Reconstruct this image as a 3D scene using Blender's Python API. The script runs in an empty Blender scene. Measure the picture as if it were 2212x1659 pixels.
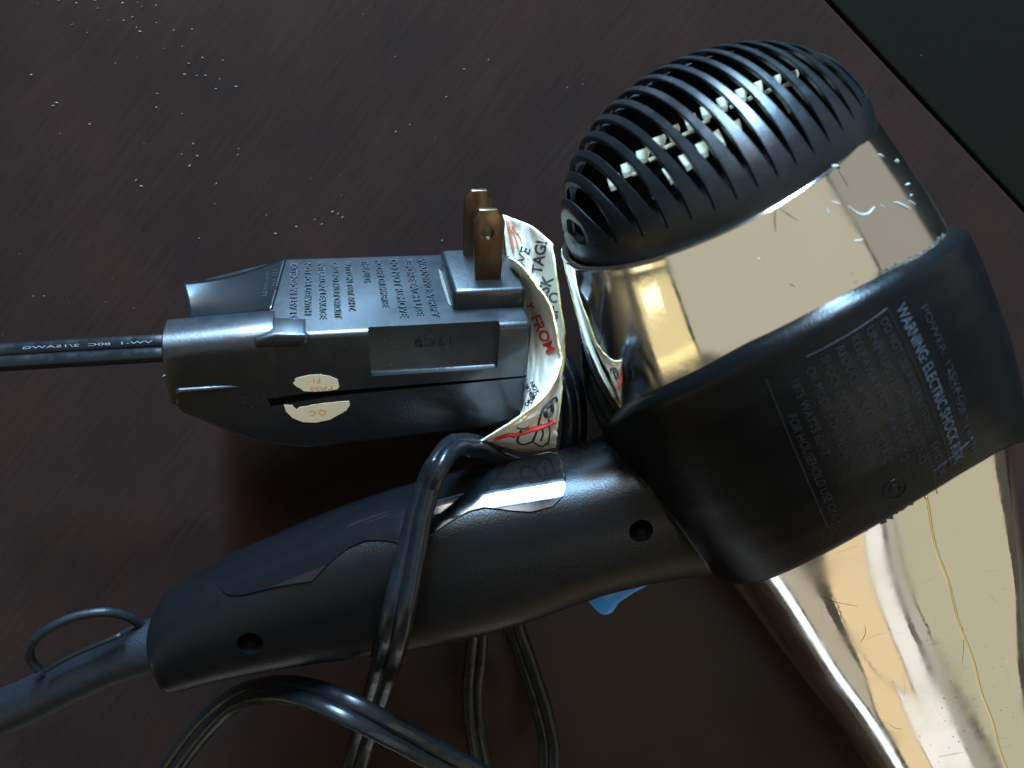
import bpy, bmesh, math, random
import numpy as np
from mathutils import Vector, Matrix
from mathutils.bvhtree import BVHTree
rnd = random.Random(7); nr = np.random.default_rng(7)

# ------------------------------------------------------------------ camera, world, lamps
SC = bpy.context.scene
N = np.array([.167, -.18, .969]); N /= np.linalg.norm(N)          # table normal in survey axes
XW = np.array([1., 0, 0]) - N[0]*N; XW /= np.linalg.norm(XW); YW = np.cross(N, XW)
Q = np.stack([XW, YW, N]); HC = 217.0                              # camera height over the table, mm
F, CX, CY = 1671., 1106., 830.
def ray(px, py): return np.array([(px-CX)/F, -(py-CY)/F, -1.0])
def at(px, py, d): return ray(px, py)*d                            # survey point (mm) at depth d
def wld(P):                                                        # survey mm -> world metres
    P = np.atleast_2d(np.asarray(P, float)); W = P @ Q.T; W[:, 2] += HC; return W/1000.
def on_table(px, py, up=0.): r = ray(px, py); return r*((HC-up)/-(N @ r))

cam = bpy.data.cameras.new('camera'); camo = bpy.data.objects.new('camera', cam); SC.collection.objects.link(camo)
cam.lens = 36*F/2212; cam.sensor_width = 36; cam.clip_start = .01; cam.clip_end = 50
camo.matrix_world = Matrix.Translation((0, 0, HC/1000)) @ Matrix([list(r) for r in Q]).to_4x4()
cam.dof.use_dof = True; cam.dof.focus_distance = .178; cam.dof.aperture_fstop = 13
SC.camera = camo
world = bpy.data.worlds.new('World'); SC.world = world; world.use_nodes = True
bg = world.node_tree.nodes['Background']; bg.inputs[0].default_value = (.50, .44, .35, 1); bg.inputs[1].default_value = .15
SC.view_settings.view_transform = 'Standard'; SC.view_settings.look = 'None'
SC.view_settings.exposure = 0; SC.view_settings.gamma = 1
SC.cycles.max_bounces = 8; SC.cycles.glossy_bounces = 6; SC.cycles.sample_clamp_indirect = 6

def lamp(name, azim, elev, dist, w, h, rad, col, at=None, turn=0):
    a, e = math.radians(azim), math.radians(elev)
    d = Vector((math.cos(e)*math.cos(a), math.cos(e)*math.sin(a), math.sin(e)))
    L = bpy.data.lights.new(name, 'AREA'); L.shape = 'RECTANGLE'; L.size = w; L.size_y = h
    L.energy = rad*math.pi*w*h; L.color = col
    o = bpy.data.objects.new(name, L); SC.collection.objects.link(o)
    o.location = d*dist + Vector((0, 0, .05)); o.rotation_euler = d.to_track_quat('Z', 'Y').to_euler()
    if at: o.location = at; o.rotation_euler = (0, 0, math.radians(turn))
    return o
lamp('window_lamp', 99, 16, 2.0, .22, 1.25, 26, (1, .95, .88))
lamp('window_lamp', 91.5, 16, 2.0, .27, 1.25, 320, (.35, .66, 1.0))
lamp('window_lamp', 96, 47, 2.1, .34, .60, 20, (.80, .90, 1.0))  # added higher patch of light to brighten the grille ribs
lamp('ceiling_standin_lamp', -120, 60, 2.1, 5.9, 2.1, .41, (1, .95, .76), at=(-.75, -.05, 1.95), turn=30)  # area light in place of the ceiling, cut to what the chrome mirrors
lamp('ceiling_standin_lamp', -60, 56, 2.1, 1.9, 1.2, 1.5, (1, .95, .82), at=(1.35, -1.05, 1.95), turn=30)  # added, stronger than the ceiling strip, for sheen on the lower table
lamp('doorway_lamp', -145, 12, 2.2, .56, 1.1, .74, (1, .84, .42))
lamp('doorway_lamp', -149, 9, 2.1, .12, .5, 1.3, (1, .90, .58))
lamp('doorway_lamp', -140, 12, 2.05, .07, 1.1, .50, (1, .78, .32))
lamp('strip_reflection_lamp', -94, -11, 1.8, 1.3, .22, 1.5, (.84, .93, 1.0))  # added panel below table level for the white strip on the nozzle
def pane(name, a0, a1, e0, e1, rad, col, dist=2.0):
    e = math.radians((e0+e1)/2); lamp(name, (a0+a1)/2, (e0+e1)/2, dist, dist*math.cos(e)*math.radians(a1-a0), dist*math.radians(e1-e0), rad, col)
pane('reflection_lamp', -102, -77, -5.5, 8, .40, (1, .87, .68))  # added panel for the brown band mirrored in the nozzle
pane('orange_reflection_lamp', -76.5, -57.4, 12.4, 25, .76, (1, .77, .44))  # added panels, two rectangles, for the orange band on the nozzle
pane('orange_reflection_lamp', -76.5, -64.6, -3, 12, .76, (1, .77, .44))
pane('white_reflection_lamp', -64.2, -49, -6, 12, .90, (1, .98, .92))  # added panels that give the nozzle its white band
pane('white_reflection_lamp', -57, -50.4, 12.4, 25, .84, (1, .98, .92))
pane('reflection_lamp', -48.8, -46.3, -6, 25, .30, (1, .97, .80))  # added panels for the olive band, where an arm would be mirrored
pane('reflection_lamp', -50.0, -46.3, 12.4, 25, .10, (1, .97, .80))
pane('reflection_lamp', -46, -14, -4, 25, .42, (1, .95, .66))  # added panel for the beige area around the nozzle seam
pane('reflection_lamp', 6, 44, -10, 39, .25, (1, .97, .86), 2.2)  # added grey panel for the shell's right side, in place of a hand

# ------------------------------------------------------------------ materials
def mat(name, col, rough=.5, metal=0., bump=0., bscale=1500., spec=.5, rvar=0., rscale=120., cvar=0., cscale=200., coat=0., aniso=None):
    m = bpy.data.materials.new(name); m.use_nodes = True; nt = m.node_tree; b = nt.nodes['Principled BSDF']
    b.inputs['Base Color'].default_value = (*col, 1); b.inputs['Roughness'].default_value = rough
    b.inputs['Metallic'].default_value = metal; b.inputs['Specular IOR Level'].default_value = spec
    b.inputs['Coat Weight'].default_value = coat; b.inputs['Coat Roughness'].default_value = .13
    tc = nt.nodes.new('ShaderNodeTexCoord'); src = tc.outputs['Object']
    def noise(scale, detail=4, vec=None):
        n = nt.nodes.new('ShaderNodeTexNoise'); n.inputs['Scale'].default_value = scale; n.inputs['Detail'].default_value = detail
        nt.links.new(vec or src, n.inputs['Vector']); return n
    if aniso is not None:
        mp = nt.nodes.new('ShaderNodeMapping'); mp.inputs['Rotation'].default_value = (0, 0, aniso[0]); mp.inputs['Scale'].default_value = (1, aniso[1], 1)
        nt.links.new(src, mp.inputs['Vector']); avec = mp.outputs[0]
    else: avec = None
    if bump:
        n = noise(bscale, 5, avec); bp = nt.nodes.new('ShaderNodeBump'); bp.inputs['Strength'].default_value = bump; bp.inputs['Distance'].default_value = .0004
        nt.links.new(n.outputs[0], bp.inputs['Height']); nt.links.new(bp.outputs[0], b.inputs['Normal'])
    if rvar:
        n = noise(rscale, 6, avec); mr = nt.nodes.new('ShaderNodeMapRange'); mr.inputs[1].default_value = .35; mr.inputs[2].default_value = .75
        mr.inputs[3].default_value = rough; mr.inputs[4].default_value = rough+rvar
        nt.links.new(n.outputs[0], mr.inputs[0]); nt.links.new(mr.outputs[0], b.inputs['Roughness'])
    if cvar:
        n = noise(cscale, 5, avec); mx = nt.nodes.new('ShaderNodeMix'); mx.data_type = 'RGBA'
        mx.inputs[6].default_value = (*[c*(1-cvar) for c in col], 1); mx.inputs[7].default_value = (*[min(1, c*(1+cvar)) for c in col], 1)
        nt.links.new(n.outputs[0], mx.inputs[0]); nt.links.new(mx.outputs[2], b.inputs['Base Color'])
    return m
M = {}
M['black'] = mat('black_moulded_plastic', (.0030, .0030, .0031), .25, bump=.16, bscale=2200, rvar=.12, spec=.18)
M['gloss'] = mat('glossy_black_plastic', (.003, .0033, .004), .085, rvar=.06, rscale=300)
M['grille'] = mat('grille_plastic', (.004, .0044, .005), .28, spec=.42, bump=.12, bscale=2200, rvar=.12, rscale=400)
M['plug'] = mat('plug_plastic', (.0055, .0062, .0075), .36, spec=.56, coat=.30, bump=.10, bscale=1500, rvar=.10, rscale=300)
M['cord'] = mat('cord_vinyl', (.005, .0056, .0064), .22, spec=.30, bump=.10, bscale=500, rvar=.18, rscale=350)
M['rubber'] = mat('dusty_rubber', (.0035, .0045, .0058), .50, spec=.3, bump=.25, bscale=1600, cvar=.4, cscale=900)
M['chrome'] = mat('chrome_plating', (.93, .91, .86), .02, 1., rvar=.20, rscale=55, bump=.22, bscale=55)
M['brass'] = mat('tarnished_brass', (.16, .105, .062), .34, 1., bump=.05, bscale=900, cvar=.25, cscale=500)
M['blue'] = mat('blue_switch_plastic', (.02, .19, .55), .25)
M['cream'] = mat('cream_plastic', (.34, .30, .20), .3)
M['screw'] = mat('screw_steel', (.5, .5, .5), .3, 1.)
M['hole'] = mat('hole_plastic', (.006, .006, .006), .5)
M['film'] = mat('clear_film_over_plastic', (.005, .006, .007), .07, rvar=.10, rscale=60, bump=.15, bscale=60)
M['sticker'] = mat('aged_sticker_paper', (.76, .67, .47), .55, cvar=.12, cscale=500)
M['red'] = mat('red_print', (.55, .035, .03), .6)
M['orange'] = mat('faded_red_print', (.62, .22, .12), .6)
M['ink'] = mat('black_print', (.025, .025, .022), .6)
M['bold_print'] = mat('worn_bold_print', (.034, .040, .050), .5, spec=.25, cvar=.9, cscale=420)
M['grey_print'] = mat('grey_pad_print', (.012, .013, .015), .5, spec=.25, cvar=.9, cscale=420)
M['paper'] = mat('creased_tag_paper', (.66, .61, .51), .5, bump=.55, bscale=170, cvar=.06, cscale=120)
M['paper_edge'] = mat('yellowed_paper_edge', (.72, .55, .22), .6, cvar=.3, cscale=900)
M['dust'] = mat('pale_dust', (.105, .105, .10), .7)
M['scuff'] = mat('white_scuff', (.42, .42, .39), .6)
M['hair'] = mat('dark_fibre', (.03, .025, .02), .5)
M['grime'] = mat('grey_grime', (.075, .07, .055), .8, cvar=.6, cscale=1500)
M['darkfloor'] = mat('dark_grey_laminate', (.0075, .0070, .0052), .6, spec=.06, bump=.1, bscale=900, cvar=.3, cscale=700)

# ------------------------------------------------------------------ object helpers
def empty(name, P, label, cat, group=None):
    o = bpy.data.objects.new(name, None); SC.collection.objects.link(o); o.empty_display_size = .01
    o.location = Vector(wld(P)[0]); o['label'] = label; o['category'] = cat
    if group: o['group'] = group
    return o
def root_loc(p):
    v = Vector((0, 0, 0))
    while p is not None: v += p.location; p = p.parent
    return v
def mk(name, V, faces, m, parent=None, smooth=True, label=None, cat=None, kind=None, flip=None, sharp=None):
    V = np.asarray(V, float); us = np.unique(np.array([i for q in faces for i in q], int))
    if len(us) < len(V):
        mp_ = np.full(len(V), -1); mp_[us] = np.arange(len(us)); V = V[us]; faces = [tuple(int(mp_[i]) for i in q) for q in faces]
    me = bpy.data.meshes.new(name); W = wld(V) - np.array(root_loc(parent))
    me.from_pydata([tuple(v) for v in W], [], faces)
    for mm in (m if isinstance(m, (list, tuple)) else [m]): me.materials.append(mm)
    me.update()
    bm = bmesh.new(); bm.from_mesh(me); bmesh.ops.recalc_face_normals(bm, faces=bm.faces); bm.to_mesh(me); bm.free()
    me.polygons.foreach_set('use_smooth', [smooth]*len(me.polygons))
    if sharp: me.set_sharp_from_angle(angle=math.radians(sharp))
    o = bpy.data.objects.new(name, me); SC.collection.objects.link(o); o.parent = parent
    if label: o['label'] = label
    if cat: o['category'] = cat
    if kind: o['kind'] = kind
    return o
def grid(G, cu=False, cv=False):
    G = np.asarray(G, float); n, m = G.shape[:2]; f = []
    for i in range(n if cu else n-1):
        for j in range(m if cv else m-1):
            i2, j2 = (i+1) % n, (j+1) % m
            f.append((i*m+j, i2*m+j, i2*m+j2, i*m+j2))
    return G.reshape(-1, 3), f
def join(parts):
    Vs, Fs, k = [], [], 0
    for V, f in parts:
        if len(V) == 0: continue
        V = np.atleast_2d(np.asarray(V, float)); Vs.append(V); Fs += [tuple(i+k for i in q) for q in f]; k += len(V)
    return np.concatenate(Vs), Fs
def prism(poly, w0, w1, B, O, bevel=0., seg=2, taper=None, ang=25):
    """extruded polygon (two axes of frame B, along its third) with rounded edges -> survey verts, faces"""
    bm = bmesh.new(); n = len(poly)
    lo = [bm.verts.new((p[0], p[1], w0)) for p in poly]
    hi = [bm.verts.new((p[0], p[1], w1) if taper is None else (*taper(p), w1)) for p in poly]
    bm.faces.new(lo[::-1]); bm.faces.new(hi)
    for i in range(n): bm.faces.new((lo[i], lo[(i+1) % n], hi[(i+1) % n], hi[i]))
    bmesh.ops.recalc_face_normals(bm, faces=bm.faces)
    if bevel:
        es = [e for e in bm.edges if e.calc_face_angle(0) > math.radians(ang)]
        bmesh.ops.bevel(bm, geom=es, offset=bevel, segments=seg, affect='EDGES', profile=.5, clamp_overlap=True)
    V = np.array([v.co[:] for v in bm.verts]); bm.verts.index_update()
    f = [tuple(v.index for v in q.verts) for q in bm.faces]; bm.free()
    return O + V @ B, f
def pchip(x, y):
    x = np.asarray(x, float); y = np.asarray(y, float); h = np.diff(x); d = np.diff(y)/h; m = np.zeros(len(x))
    for i in range(1, len(x)-1):
        m[i] = 0 if d[i-1]*d[i] <= 0 else 2*d[i-1]*d[i]/(d[i-1]+d[i])
    m[0], m[-1] = d[0], d[-1]
    def fn(t):
        t = np.clip(np.asarray(t, float), x[0], x[-1]); i = np.clip(np.searchsorted(x, t)-1, 0, len(h)-1); s = (t-x[i])/h[i]
        return ((1+2*s)*(1-s)**2*y[i] + s*(1-s)**2*h[i]*m[i] + s*s*(3-2*s)*y[i+1] + s*s*(s-1)*h[i]*m[i+1])
    return fn
def spline(P, n):
    P = np.asarray(P, float); t = np.arange(len(P)); out = []
    for s in np.linspace(0, len(P)-1, n):
        i = min(int(s), len(P)-2); u = s-i
        p0, p1, p2, p3 = P[max(i-1, 0)], P[i], P[i+1], P[min(i+2, len(P)-1)]
        out.append(.5*((2*p1)+(-p0+p2)*u+(2*p0-5*p1+4*p2-p3)*u*u+(-p0+3*p1-3*p2+p3)*u**3))
    return np.array(out)
def tube(P, r, n=10, caps=True, ref=(0, 0, 1), sec=None, roll=None):
    """sweep a round (or given) section along points P; the section's first axis lies across the view"""
    P = np.asarray(P, float); T = np.gradient(P, axis=0); T /= np.linalg.norm(T, axis=1)[:, None]
    rr = np.broadcast_to(np.asarray(r, float), (len(P),)); G = []
    if sec is None: sec = [(math.cos(a), math.sin(a)) for a in np.linspace(0, 2*math.pi, n, endpoint=False)]
    for i in range(len(P)):
        a = np.cross(T[i], np.array(ref, float)); a /= np.linalg.norm(a); b = np.cross(a, T[i])
        if roll is not None:
            c, s = math.cos(roll[i]), math.sin(roll[i]); a, b = c*a+s*b, c*b-s*a
        G.append([P[i] + rr[i]*(x*a+y*b) for x, y in sec])
    V, f = grid(G, cv=True); m = len(sec)
    if caps: f += [tuple(range(m))[::-1], tuple(range(len(V)-m, len(V)))]
    return V, f
def text2d(body, size, extrude=0., align='LEFT', spacing=1.0, bold=0.):
    c = bpy.data.curves.new('t', 'FONT'); c.body = body; c.size = size; c.extrude = extrude; c.align_x = align
    c.space_character = spacing; c.offset = bold; c.resolution_u = 3
    o = bpy.data.objects.new('t', c); SC.collection.objects.link(o)
    dg = bpy.context.evaluated_depsgraph_get(); me = bpy.data.meshes.new_from_object(o.evaluated_get(dg))
    V = np.array([v.co[:] for v in me.vertices]).reshape(-1, 3); f = [tuple(p.vertices) for p in me.polygons]
    bpy.data.objects.remove(o); bpy.data.curves.remove(c); bpy.data.meshes.remove(me)
    return V, f
def bvh(V, f): return BVHTree.FromPolygons([tuple(v) for v in V], f)
def drop(tree, px, py, lift=.1):
    d = Vector(ray(px, py)).normalized(); h = tree.ray_cast(Vector((0, 0, 0)), d)
    if h[0] is None: return None
    n = h[1] if h[1].dot(d) < 0 else -h[1]
    return np.array(h[0] + n*lift)
def boolean(o, cutters):
    for V, f in cutters:
        c = mk('cutter', V, f, M['black'], None, False)
        md = o.modifiers.new('cut', 'BOOLEAN'); md.operation = 'DIFFERENCE'; md.object = c; md.solver = 'EXACT'
        # cutters live in world coordinates, the object under its parent
        bpy.context.view_layer.update(); dg = bpy.context.evaluated_depsgraph_get()
        me = bpy.data.meshes.new_from_object(o.evaluated_get(dg)); o.modifiers.clear(); o.data = me
        bpy.data.objects.remove(c)
def bake(o):
    bpy.context.view_layer.update(); dg = bpy.context.evaluated_depsgraph_get()
    me = bpy.data.meshes.new_from_object(o.evaluated_get(dg)); o.modifiers.clear(); o.data = me

# ------------------------------------------------------------------ table and the dark surface beyond its edge
def table_material():
    m = bpy.data.materials.new('dark_brown_wood'); m.use_nodes = True; nt = m.node_tree; b = nt.nodes['Principled BSDF']
    tc = nt.nodes.new('ShaderNodeTexCoord'); mp = nt.nodes.new('ShaderNodeMapping'); nt.links.new(tc.outputs['Object'], mp.inputs[0])
    mp.vector_type = 'TEXTURE'; mp.inputs['Rotation'].default_value = (0, 0, math.radians(50)); mp.inputs['Scale'].default_value = (14, 1, 1)
    n1 = nt.nodes.new('ShaderNodeTexNoise'); n1.inputs['Scale'].default_value = 900; n1.inputs['Detail'].default_value = 6; nt.links.new(mp.outputs[0], n1.inputs[0])
    n2 = nt.nodes.new('ShaderNodeTexNoise'); n2.inputs['Scale'].default_value = 38; n2.inputs['Detail'].default_value = 5; nt.links.new(tc.outputs['Object'], n2.inputs[0])
    n3 = nt.nodes.new('ShaderNodeTexNoise'); n3.inputs['Scale'].default_value = 1900; n3.inputs['Detail'].default_value = 3; nt.links.new(tc.outputs['Object'], n3.inputs[0])
    cr = nt.nodes.new('ShaderNodeValToRGB'); cr.color_ramp.elements[0].position = .3; cr.color_ramp.elements[1].position = .72
    cr.color_ramp.elements[0].color = (.0168, .0094, .0074, 1); cr.color_ramp.elements[1].color = (.0225, .0124, .0097, 1); nt.links.new(n1.outputs[0], cr.inputs[0])
    r2 = nt.nodes.new('ShaderNodeValToRGB'); r2.color_ramp.elements[0].position = .35; r2.color_ramp.elements[1].position = .75
    r2.color_ramp.elements[0].color = (.8, .85, .9, 1); r2.color_ramp.elements[1].color = (1.16, 1.0, .98, 1); nt.links.new(n2.outputs[0], r2.inputs[0])
    mx = nt.nodes.new('ShaderNodeMix'); mx.data_type = 'RGBA'; mx.blend_type = 'MULTIPLY'; mx.inputs[0].default_value = 1
    nt.links.new(cr.outputs[0], mx.inputs[6]); nt.links.new(r2.outputs[0], mx.inputs[7]); nt.links.new(mx.outputs[2], b.inputs['Base Color'])
    mr = nt.nodes.new('ShaderNodeMapRange'); mr.inputs[3].default_value = .22; mr.inputs[4].default_value = .36
    nt.links.new(n2.outputs[0], mr.inputs[0]); nt.links.new(mr.outputs[0], b.inputs['Roughness'])
    b.inputs['Specular IOR Level'].default_value = .10
    ad = nt.nodes.new('ShaderNodeMath'); ad.operation = 'MULTIPLY_ADD'; ad.inputs[1].default_value = .5; nt.links.new(n3.outputs[0], ad.inputs[0]); nt.links.new(n1.outputs[0], ad.inputs[2])
    bp = nt.nodes.new('ShaderNodeBump'); bp.inputs['Strength'].default_value = .09; bp.inputs['Distance'].default_value = .0003
    nt.links.new(ad.outputs[0], bp.inputs['Height']); nt.links.new(bp.outputs[0], b.inputs['Normal'])
    return m
M['wood'] = table_material()
e0, e1 = on_table(1783, 0), on_table(2212, 458)
ed = (e1-e0)/np.linalg.norm(e1-e0); en = np.cross(N, ed)             # en points into the table (towards image left)
if en[0] > 0: en = -en
TB = np.stack([ed, en, N])
table = empty('wooden_table', e0 - ed*300 + en*300, 'dark brown grained wooden table top carrying the hair dryer', 'table')
def tb(x, y): p = np.array([x, y, 0.]) @ Q; return ((p-e0+N*HC) @ ed, (p-e0+N*HC) @ en)   # world mm on the table -> table axes
V, f = prism([(-500, 0), tb(-900, 800), tb(-900, -245), (tb(0, -245)[0]+(0-tb(0, -245)[1])*(tb(100, -245)[0]-tb(0, -245)[0])/(tb(100, -245)[1]-tb(0, -245)[1]), 0)], -22, 0, TB, e0, .9, 3)
mk('table_top', V, f, M['wood'], table, sharp=35)
V, f = prism([(-500, -400), (330, -400), (330, -2.6), (-500, -2.6)], -25, -2.5, TB, e0, .8, 2)
mk('dark_board', V, f, M['darkfloor'], None, sharp=35, label='dark grey board lying beyond the narrow gap at the brown table edge', cat='board')

# ------------------------------------------------------------------ hair dryer
C0 = np.array([41.145, 43.067, -165.])
AX = np.array([-.47491778, .78821302, .39137367]); UX = np.array([-.85653742, -.51608492, 0.]); WX = np.array([.20198205, -.33522619, .92023185])
DB = np.stack([UX, -AX, WX])                                          # local x to the handle, y to the nozzle, z up and out
def loc(L): return C0 + np.asarray(L, float) @ DB
rb = pchip([-2, 0, 10, 20, 30, 40, 55, 70, 86, 102, 119, 140, 159, 197, 225, 245], [33.2, 33.9, 36.6, 39, 40.8, 41.8, 42, 39.6, 36.4, 34.3, 32.7, 29.8, 27.2, 23.6, 22.6, 23])
xc = pchip([-5, 0, 40, 86, 245], [.3, .3, .2, -.1, -.2])
nx = pchip([-5, 40, 64, 95, 245], [2, 2, 2.3, 2.9, 3.0])                  # roundness of the section: round shell, squarer nozzle
def relax(fn, sig=9.):                                                 # smooth a profile along the nozzle
    x = np.linspace(-30, 290, 1281); y = fn(x); k = np.exp(-.5*(np.arange(-160, 161)*.25/sig)**2); k /= k.sum()
    w = np.convolve(np.pad(y, 160, 'edge'), k, 'valid'); m = np.clip((x-30)/25, 0, 1); y = y*(1-m)+w*m
    return lambda t: np.interp(t, x, y)
rb, xc, nx = relax(rb), relax(xc), relax(nx)
def body(s, th, off=0.):
    c, q = np.cos(th), np.sin(th); k = (np.abs(c)**nx(s)+np.abs(q)**nx(s))**(-1/nx(s)); r = rb(s)*k+off
    return loc(np.stack([xc(s)+r*c, s+0*th, r*q], -1))
dryer = empty('hair_dryer', loc([0, 50, -45]), 'chrome and black hair dryer lying on its side with ribbed rear grille', 'hair dryer')
TH = np.linspace(0, 2*math.pi, 128, endpoint=False)
# chrome rear shell with a rolled lip
prof = [(-2.2, 1.0), (-2.0, .2), (-1.4, -.35), (-.8, -.5), (-.35, -.35), (-.12, 0)]
rows = [loc(np.stack([.3+(34.1+dr)*np.cos(TH), s+0*TH, (34.1+dr)*np.sin(TH)], -1)) for dr, s in prof]
rows += [body(np.full_like(TH, s), TH) for s in np.linspace(.5, 62, 60)]
shellV, shellF = grid(rows, cv=True)
mk('rear_shell', shellV, shellF, M['chrome'], dryer)
# chrome nozzle
rows = [body(np.full_like(TH, s), TH) for s in np.linspace(56, 245, 80)] + [body(np.full_like(TH, s), TH, -1.6) for s in np.linspace(245, 90, 20)]
nozV, nozF = grid(rows, cv=True)
noz = mk('nozzle', nozV, nozF, M['chrome'], dryer)
ss = np.linspace(66, 240, 90); th0 = np.radians(np.interp(ss, [66, 92, 127, 167, 240], [92, 93, 95, 99, 104]) + .5*np.sin(ss*.21))
P = np.array([body(np.array(s), np.array(t), -.18) for s, t in zip(ss, th0)]).reshape(-1, 3)
M['seam'] = mat('gilded_seam', (.80, .66, .36), .18, 1.)
mk('mould_seam', *tube(P, .42, 8), M['seam'], noz, label='raised golden seam running down the chrome nozzle')

# black collar + handle, moulded in one piece
st_ = pchip([-10, 0, 13, 27, 48, 67, 85, 105, 119, 130, 145, 160, 180, 200], [40, 37, 31.4, 26.3, 21.7, 18.9, 18.4, 19.9, 22.6, 24.4, 27.5, 32, 36, 37])
sb_ = pchip([-10, 0, 23, 40, 55, 67, 76, 88, 98, 112, 123, 146, 165, 180, 200], [87, 86.5, 81.9, 75.7, 70, 66.8, 65.3, 64.4, 64.6, 66.8, 71, 83, 86.5, 88, 88])
def fold(th):
    d = np.degrees((th+math.pi) % (2*math.pi)-math.pi); return np.abs(d)
def collar_pt(th, t, off):
    s = st_(fold(th))*(1-t)+sb_(fold(th))*t; return s
rows = []
TH2 = np.linspace(0, 2*math.pi, 200, endpoint=False)
sa, sb2 = st_(fold(TH2)), sb_(fold(TH2))
rows.append(body(sa, TH2, -3.0))
for a in np.linspace(0, math.pi/2, 8): rows.append(body(sa+2.5*(1-math.cos(a)), TH2, .6+2.5*math.sin(a)))
for t in (.15, .3, .5, .7, .85): rows.append(body(sa+2.5+(sb2-sa-4.0)*t, TH2, 3.1+.12*math.sin(t*math.pi)))
for a in np.linspace(math.pi/2, 0, 6): rows.append(body(sb2-1.5*(1-math.cos(a)), TH2, 1.6+1.5*math.sin(a)))
rows.append(body(sb2, TH2, -3.0))
cV, cF = grid(rows, cu=True, cv=True)
ET = np.array([.955, -.297, 0]); ET /= np.linalg.norm(ET); EP = np.array([.297, .955, 0]); EP /= np.linalg.norm(EP); H0 = np.array([45., 62., 0])
hlo = pchip([-30, -12, 0, 15, 40, 55, 70, 88, 106, 112, 116.5], [-33, -25, -20.2, -18.6, -20.6, -21.0, -20.2, -17.6, -14.2, -12.2, -7.5])
hhi = pchip([-30, -12, 0, 15, 38, 55, 68, 90, 106, 113, 117.2], [25, 22.5, 20.4, 19.4, 21.2, 20.2, 18.1, 13.6, 11.6, 11.2, 10.4])
hz = pchip([-30, 0, 30, 60, 90, 110, 117], [24, 16.6, 15, 14.2, 12.2, 10.8, 10.2])
def handle(t, v, off=0.):
    """t along the handle, v section angle (0 = lower edge in the photo, 90 deg = side that faces up)"""
    a, b = .93*hlo(t), .93*hhi(t); p0, hp = (a+b)/2, (b-a)/2+off; z = hz(t)+off; n = 2/2.5
    c, s = np.cos(v), np.sin(v)
    p = p0+hp*np.sign(c)*np.abs(c)**n; q = z*np.sign(s)*np.abs(s)**n
    return loc(H0 + np.multiply.outer(t, ET) + np.multiply.outer(p, EP) + np.multiply.outer(q, np.array([0, 0, 1.]))) if np.ndim(t) == 0 else loc(H0 + t[..., None]*ET + p[..., None]*EP + q[..., None]*np.array([0, 0, 1.]))
VV = np.linspace(0, 2*math.pi, 72, endpoint=False)
tl = np.concatenate([np.linspace(-26, 112, 60), [114, 115.4, 116.2]])
G = np.array([handle(np.full_like(VV, t), VV) for t in tl])
last = handle(np.full_like(VV, 116.6), VV, -1.0); G = np.concatenate([G, last[None]])
hV, hF = grid(G, cv=True); m = len(VV)
hF += [tuple(range(m))[::-1], tuple(range(len(hV)-m, len(hV)))]
V, f = join([(cV, cF), (hV, hF)])
housing = mk('housing', V, f, M['black'], dryer, label='black moulded collar and handle of the hair dryer')
md = housing.modifiers.new('r', 'REMESH'); md.mode = 'VOXEL'; md.voxel_size = .00052; md.use_smooth_shade = True
md = housing.modifiers.new('s', 'SMOOTH'); md.factor = .5; md.iterations = 6
bake(housing)
hbv = bvh(hV, hF)
cuts = []; screws = []
for px, py, r in ((1385, 1148, 2.75), (540, 1391, 2.75)):
    p = drop(hbv, px, py, 0.)
    ax = WX
    cuts.append(tube(np.array([p+ax*4, p-ax*7]), r, 28, ref=UX)); screws.append((p, ax, r))
boolean(housing, cuts)
housing.data.polygons.foreach_set('use_smooth', [True]*len(housing.data.polygons)); housing.data.set_sharp_from_angle(angle=math.radians(50))
for p, ax, r in screws:
    V, f = tube(np.array([p-ax*6.9, p-ax*6.1, p-ax*5.6]), np.array([r*.8, r*.8, r*.55]), 20, ref=UX)
    mk('screw', V, f, M['screw'], dryer)
# glossy finger panel set into the handle
edge = [(448, 1296), (443, 1262), (452, 1240), (470, 1226)]
low = [(478, 1297), (540, 1284), (600, 1270), (673, 1257), (715, 1215), (748, 1188), (790, 1171), (828, 1169), (874, 1178), (930, 1160), (975, 1128), (1015, 1106), (1050, 1098), (1105, 1105), (1150, 1107), (1195, 1097), (1220, 1073), (1231, 1040)]
tg = np.linspace(-26, 116, 240); vg = np.linspace(.05, math.pi, 200)
GG = np.array([handle(np.full_like(vg, t), vg) for t in tg]); gp = GG.reshape(-1, 3)
gq = np.stack([CX+F*gp[:, 0]/-gp[:, 2], CY-F*gp[:, 1]/-gp[:, 2]], 1)
def inv(px, py):
    k = np.argmin((gq[:, 0]-px)**2+(gq[:, 1]-py)**2); return tg[k//len(vg)], vg[k % len(vg)]
tv = sorted(inv(*q) for q in low); tq, vq = np.array([a for a, _ in tv]), np.array([b for _, b in tv])
t0, t1 = tq[0], tq[-1]
rows = []
for t in np.linspace(t0, t1, 110):
    v0 = np.interp(t, tq, vq); k = min((t-t0)/5., (t1-t)/5., 1); v0 += (1-math.sqrt(max(0, 1-(1-k)**2)))*.28
    vv = np.concatenate([[v0, v0], np.linspace(v0+.012, 2*math.pi-v0-.012, 60), [2*math.pi-v0]*2])
    of = np.concatenate([[-.6, .25], np.full(60, .42), [.25, -.6]])
    rows.append(handle(np.full_like(vv, t), vv, of))
first, lastr = handle(np.full_like(vv, t0), vv, -1.0), handle(np.full_like(vv, t1), vv, -1.0)
V, f = grid(np.array(rows)); mk('grip_panel', V, f, M['gloss'], dryer, sharp=40, label='glossy inset finger panel with a wavy edge')
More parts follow.
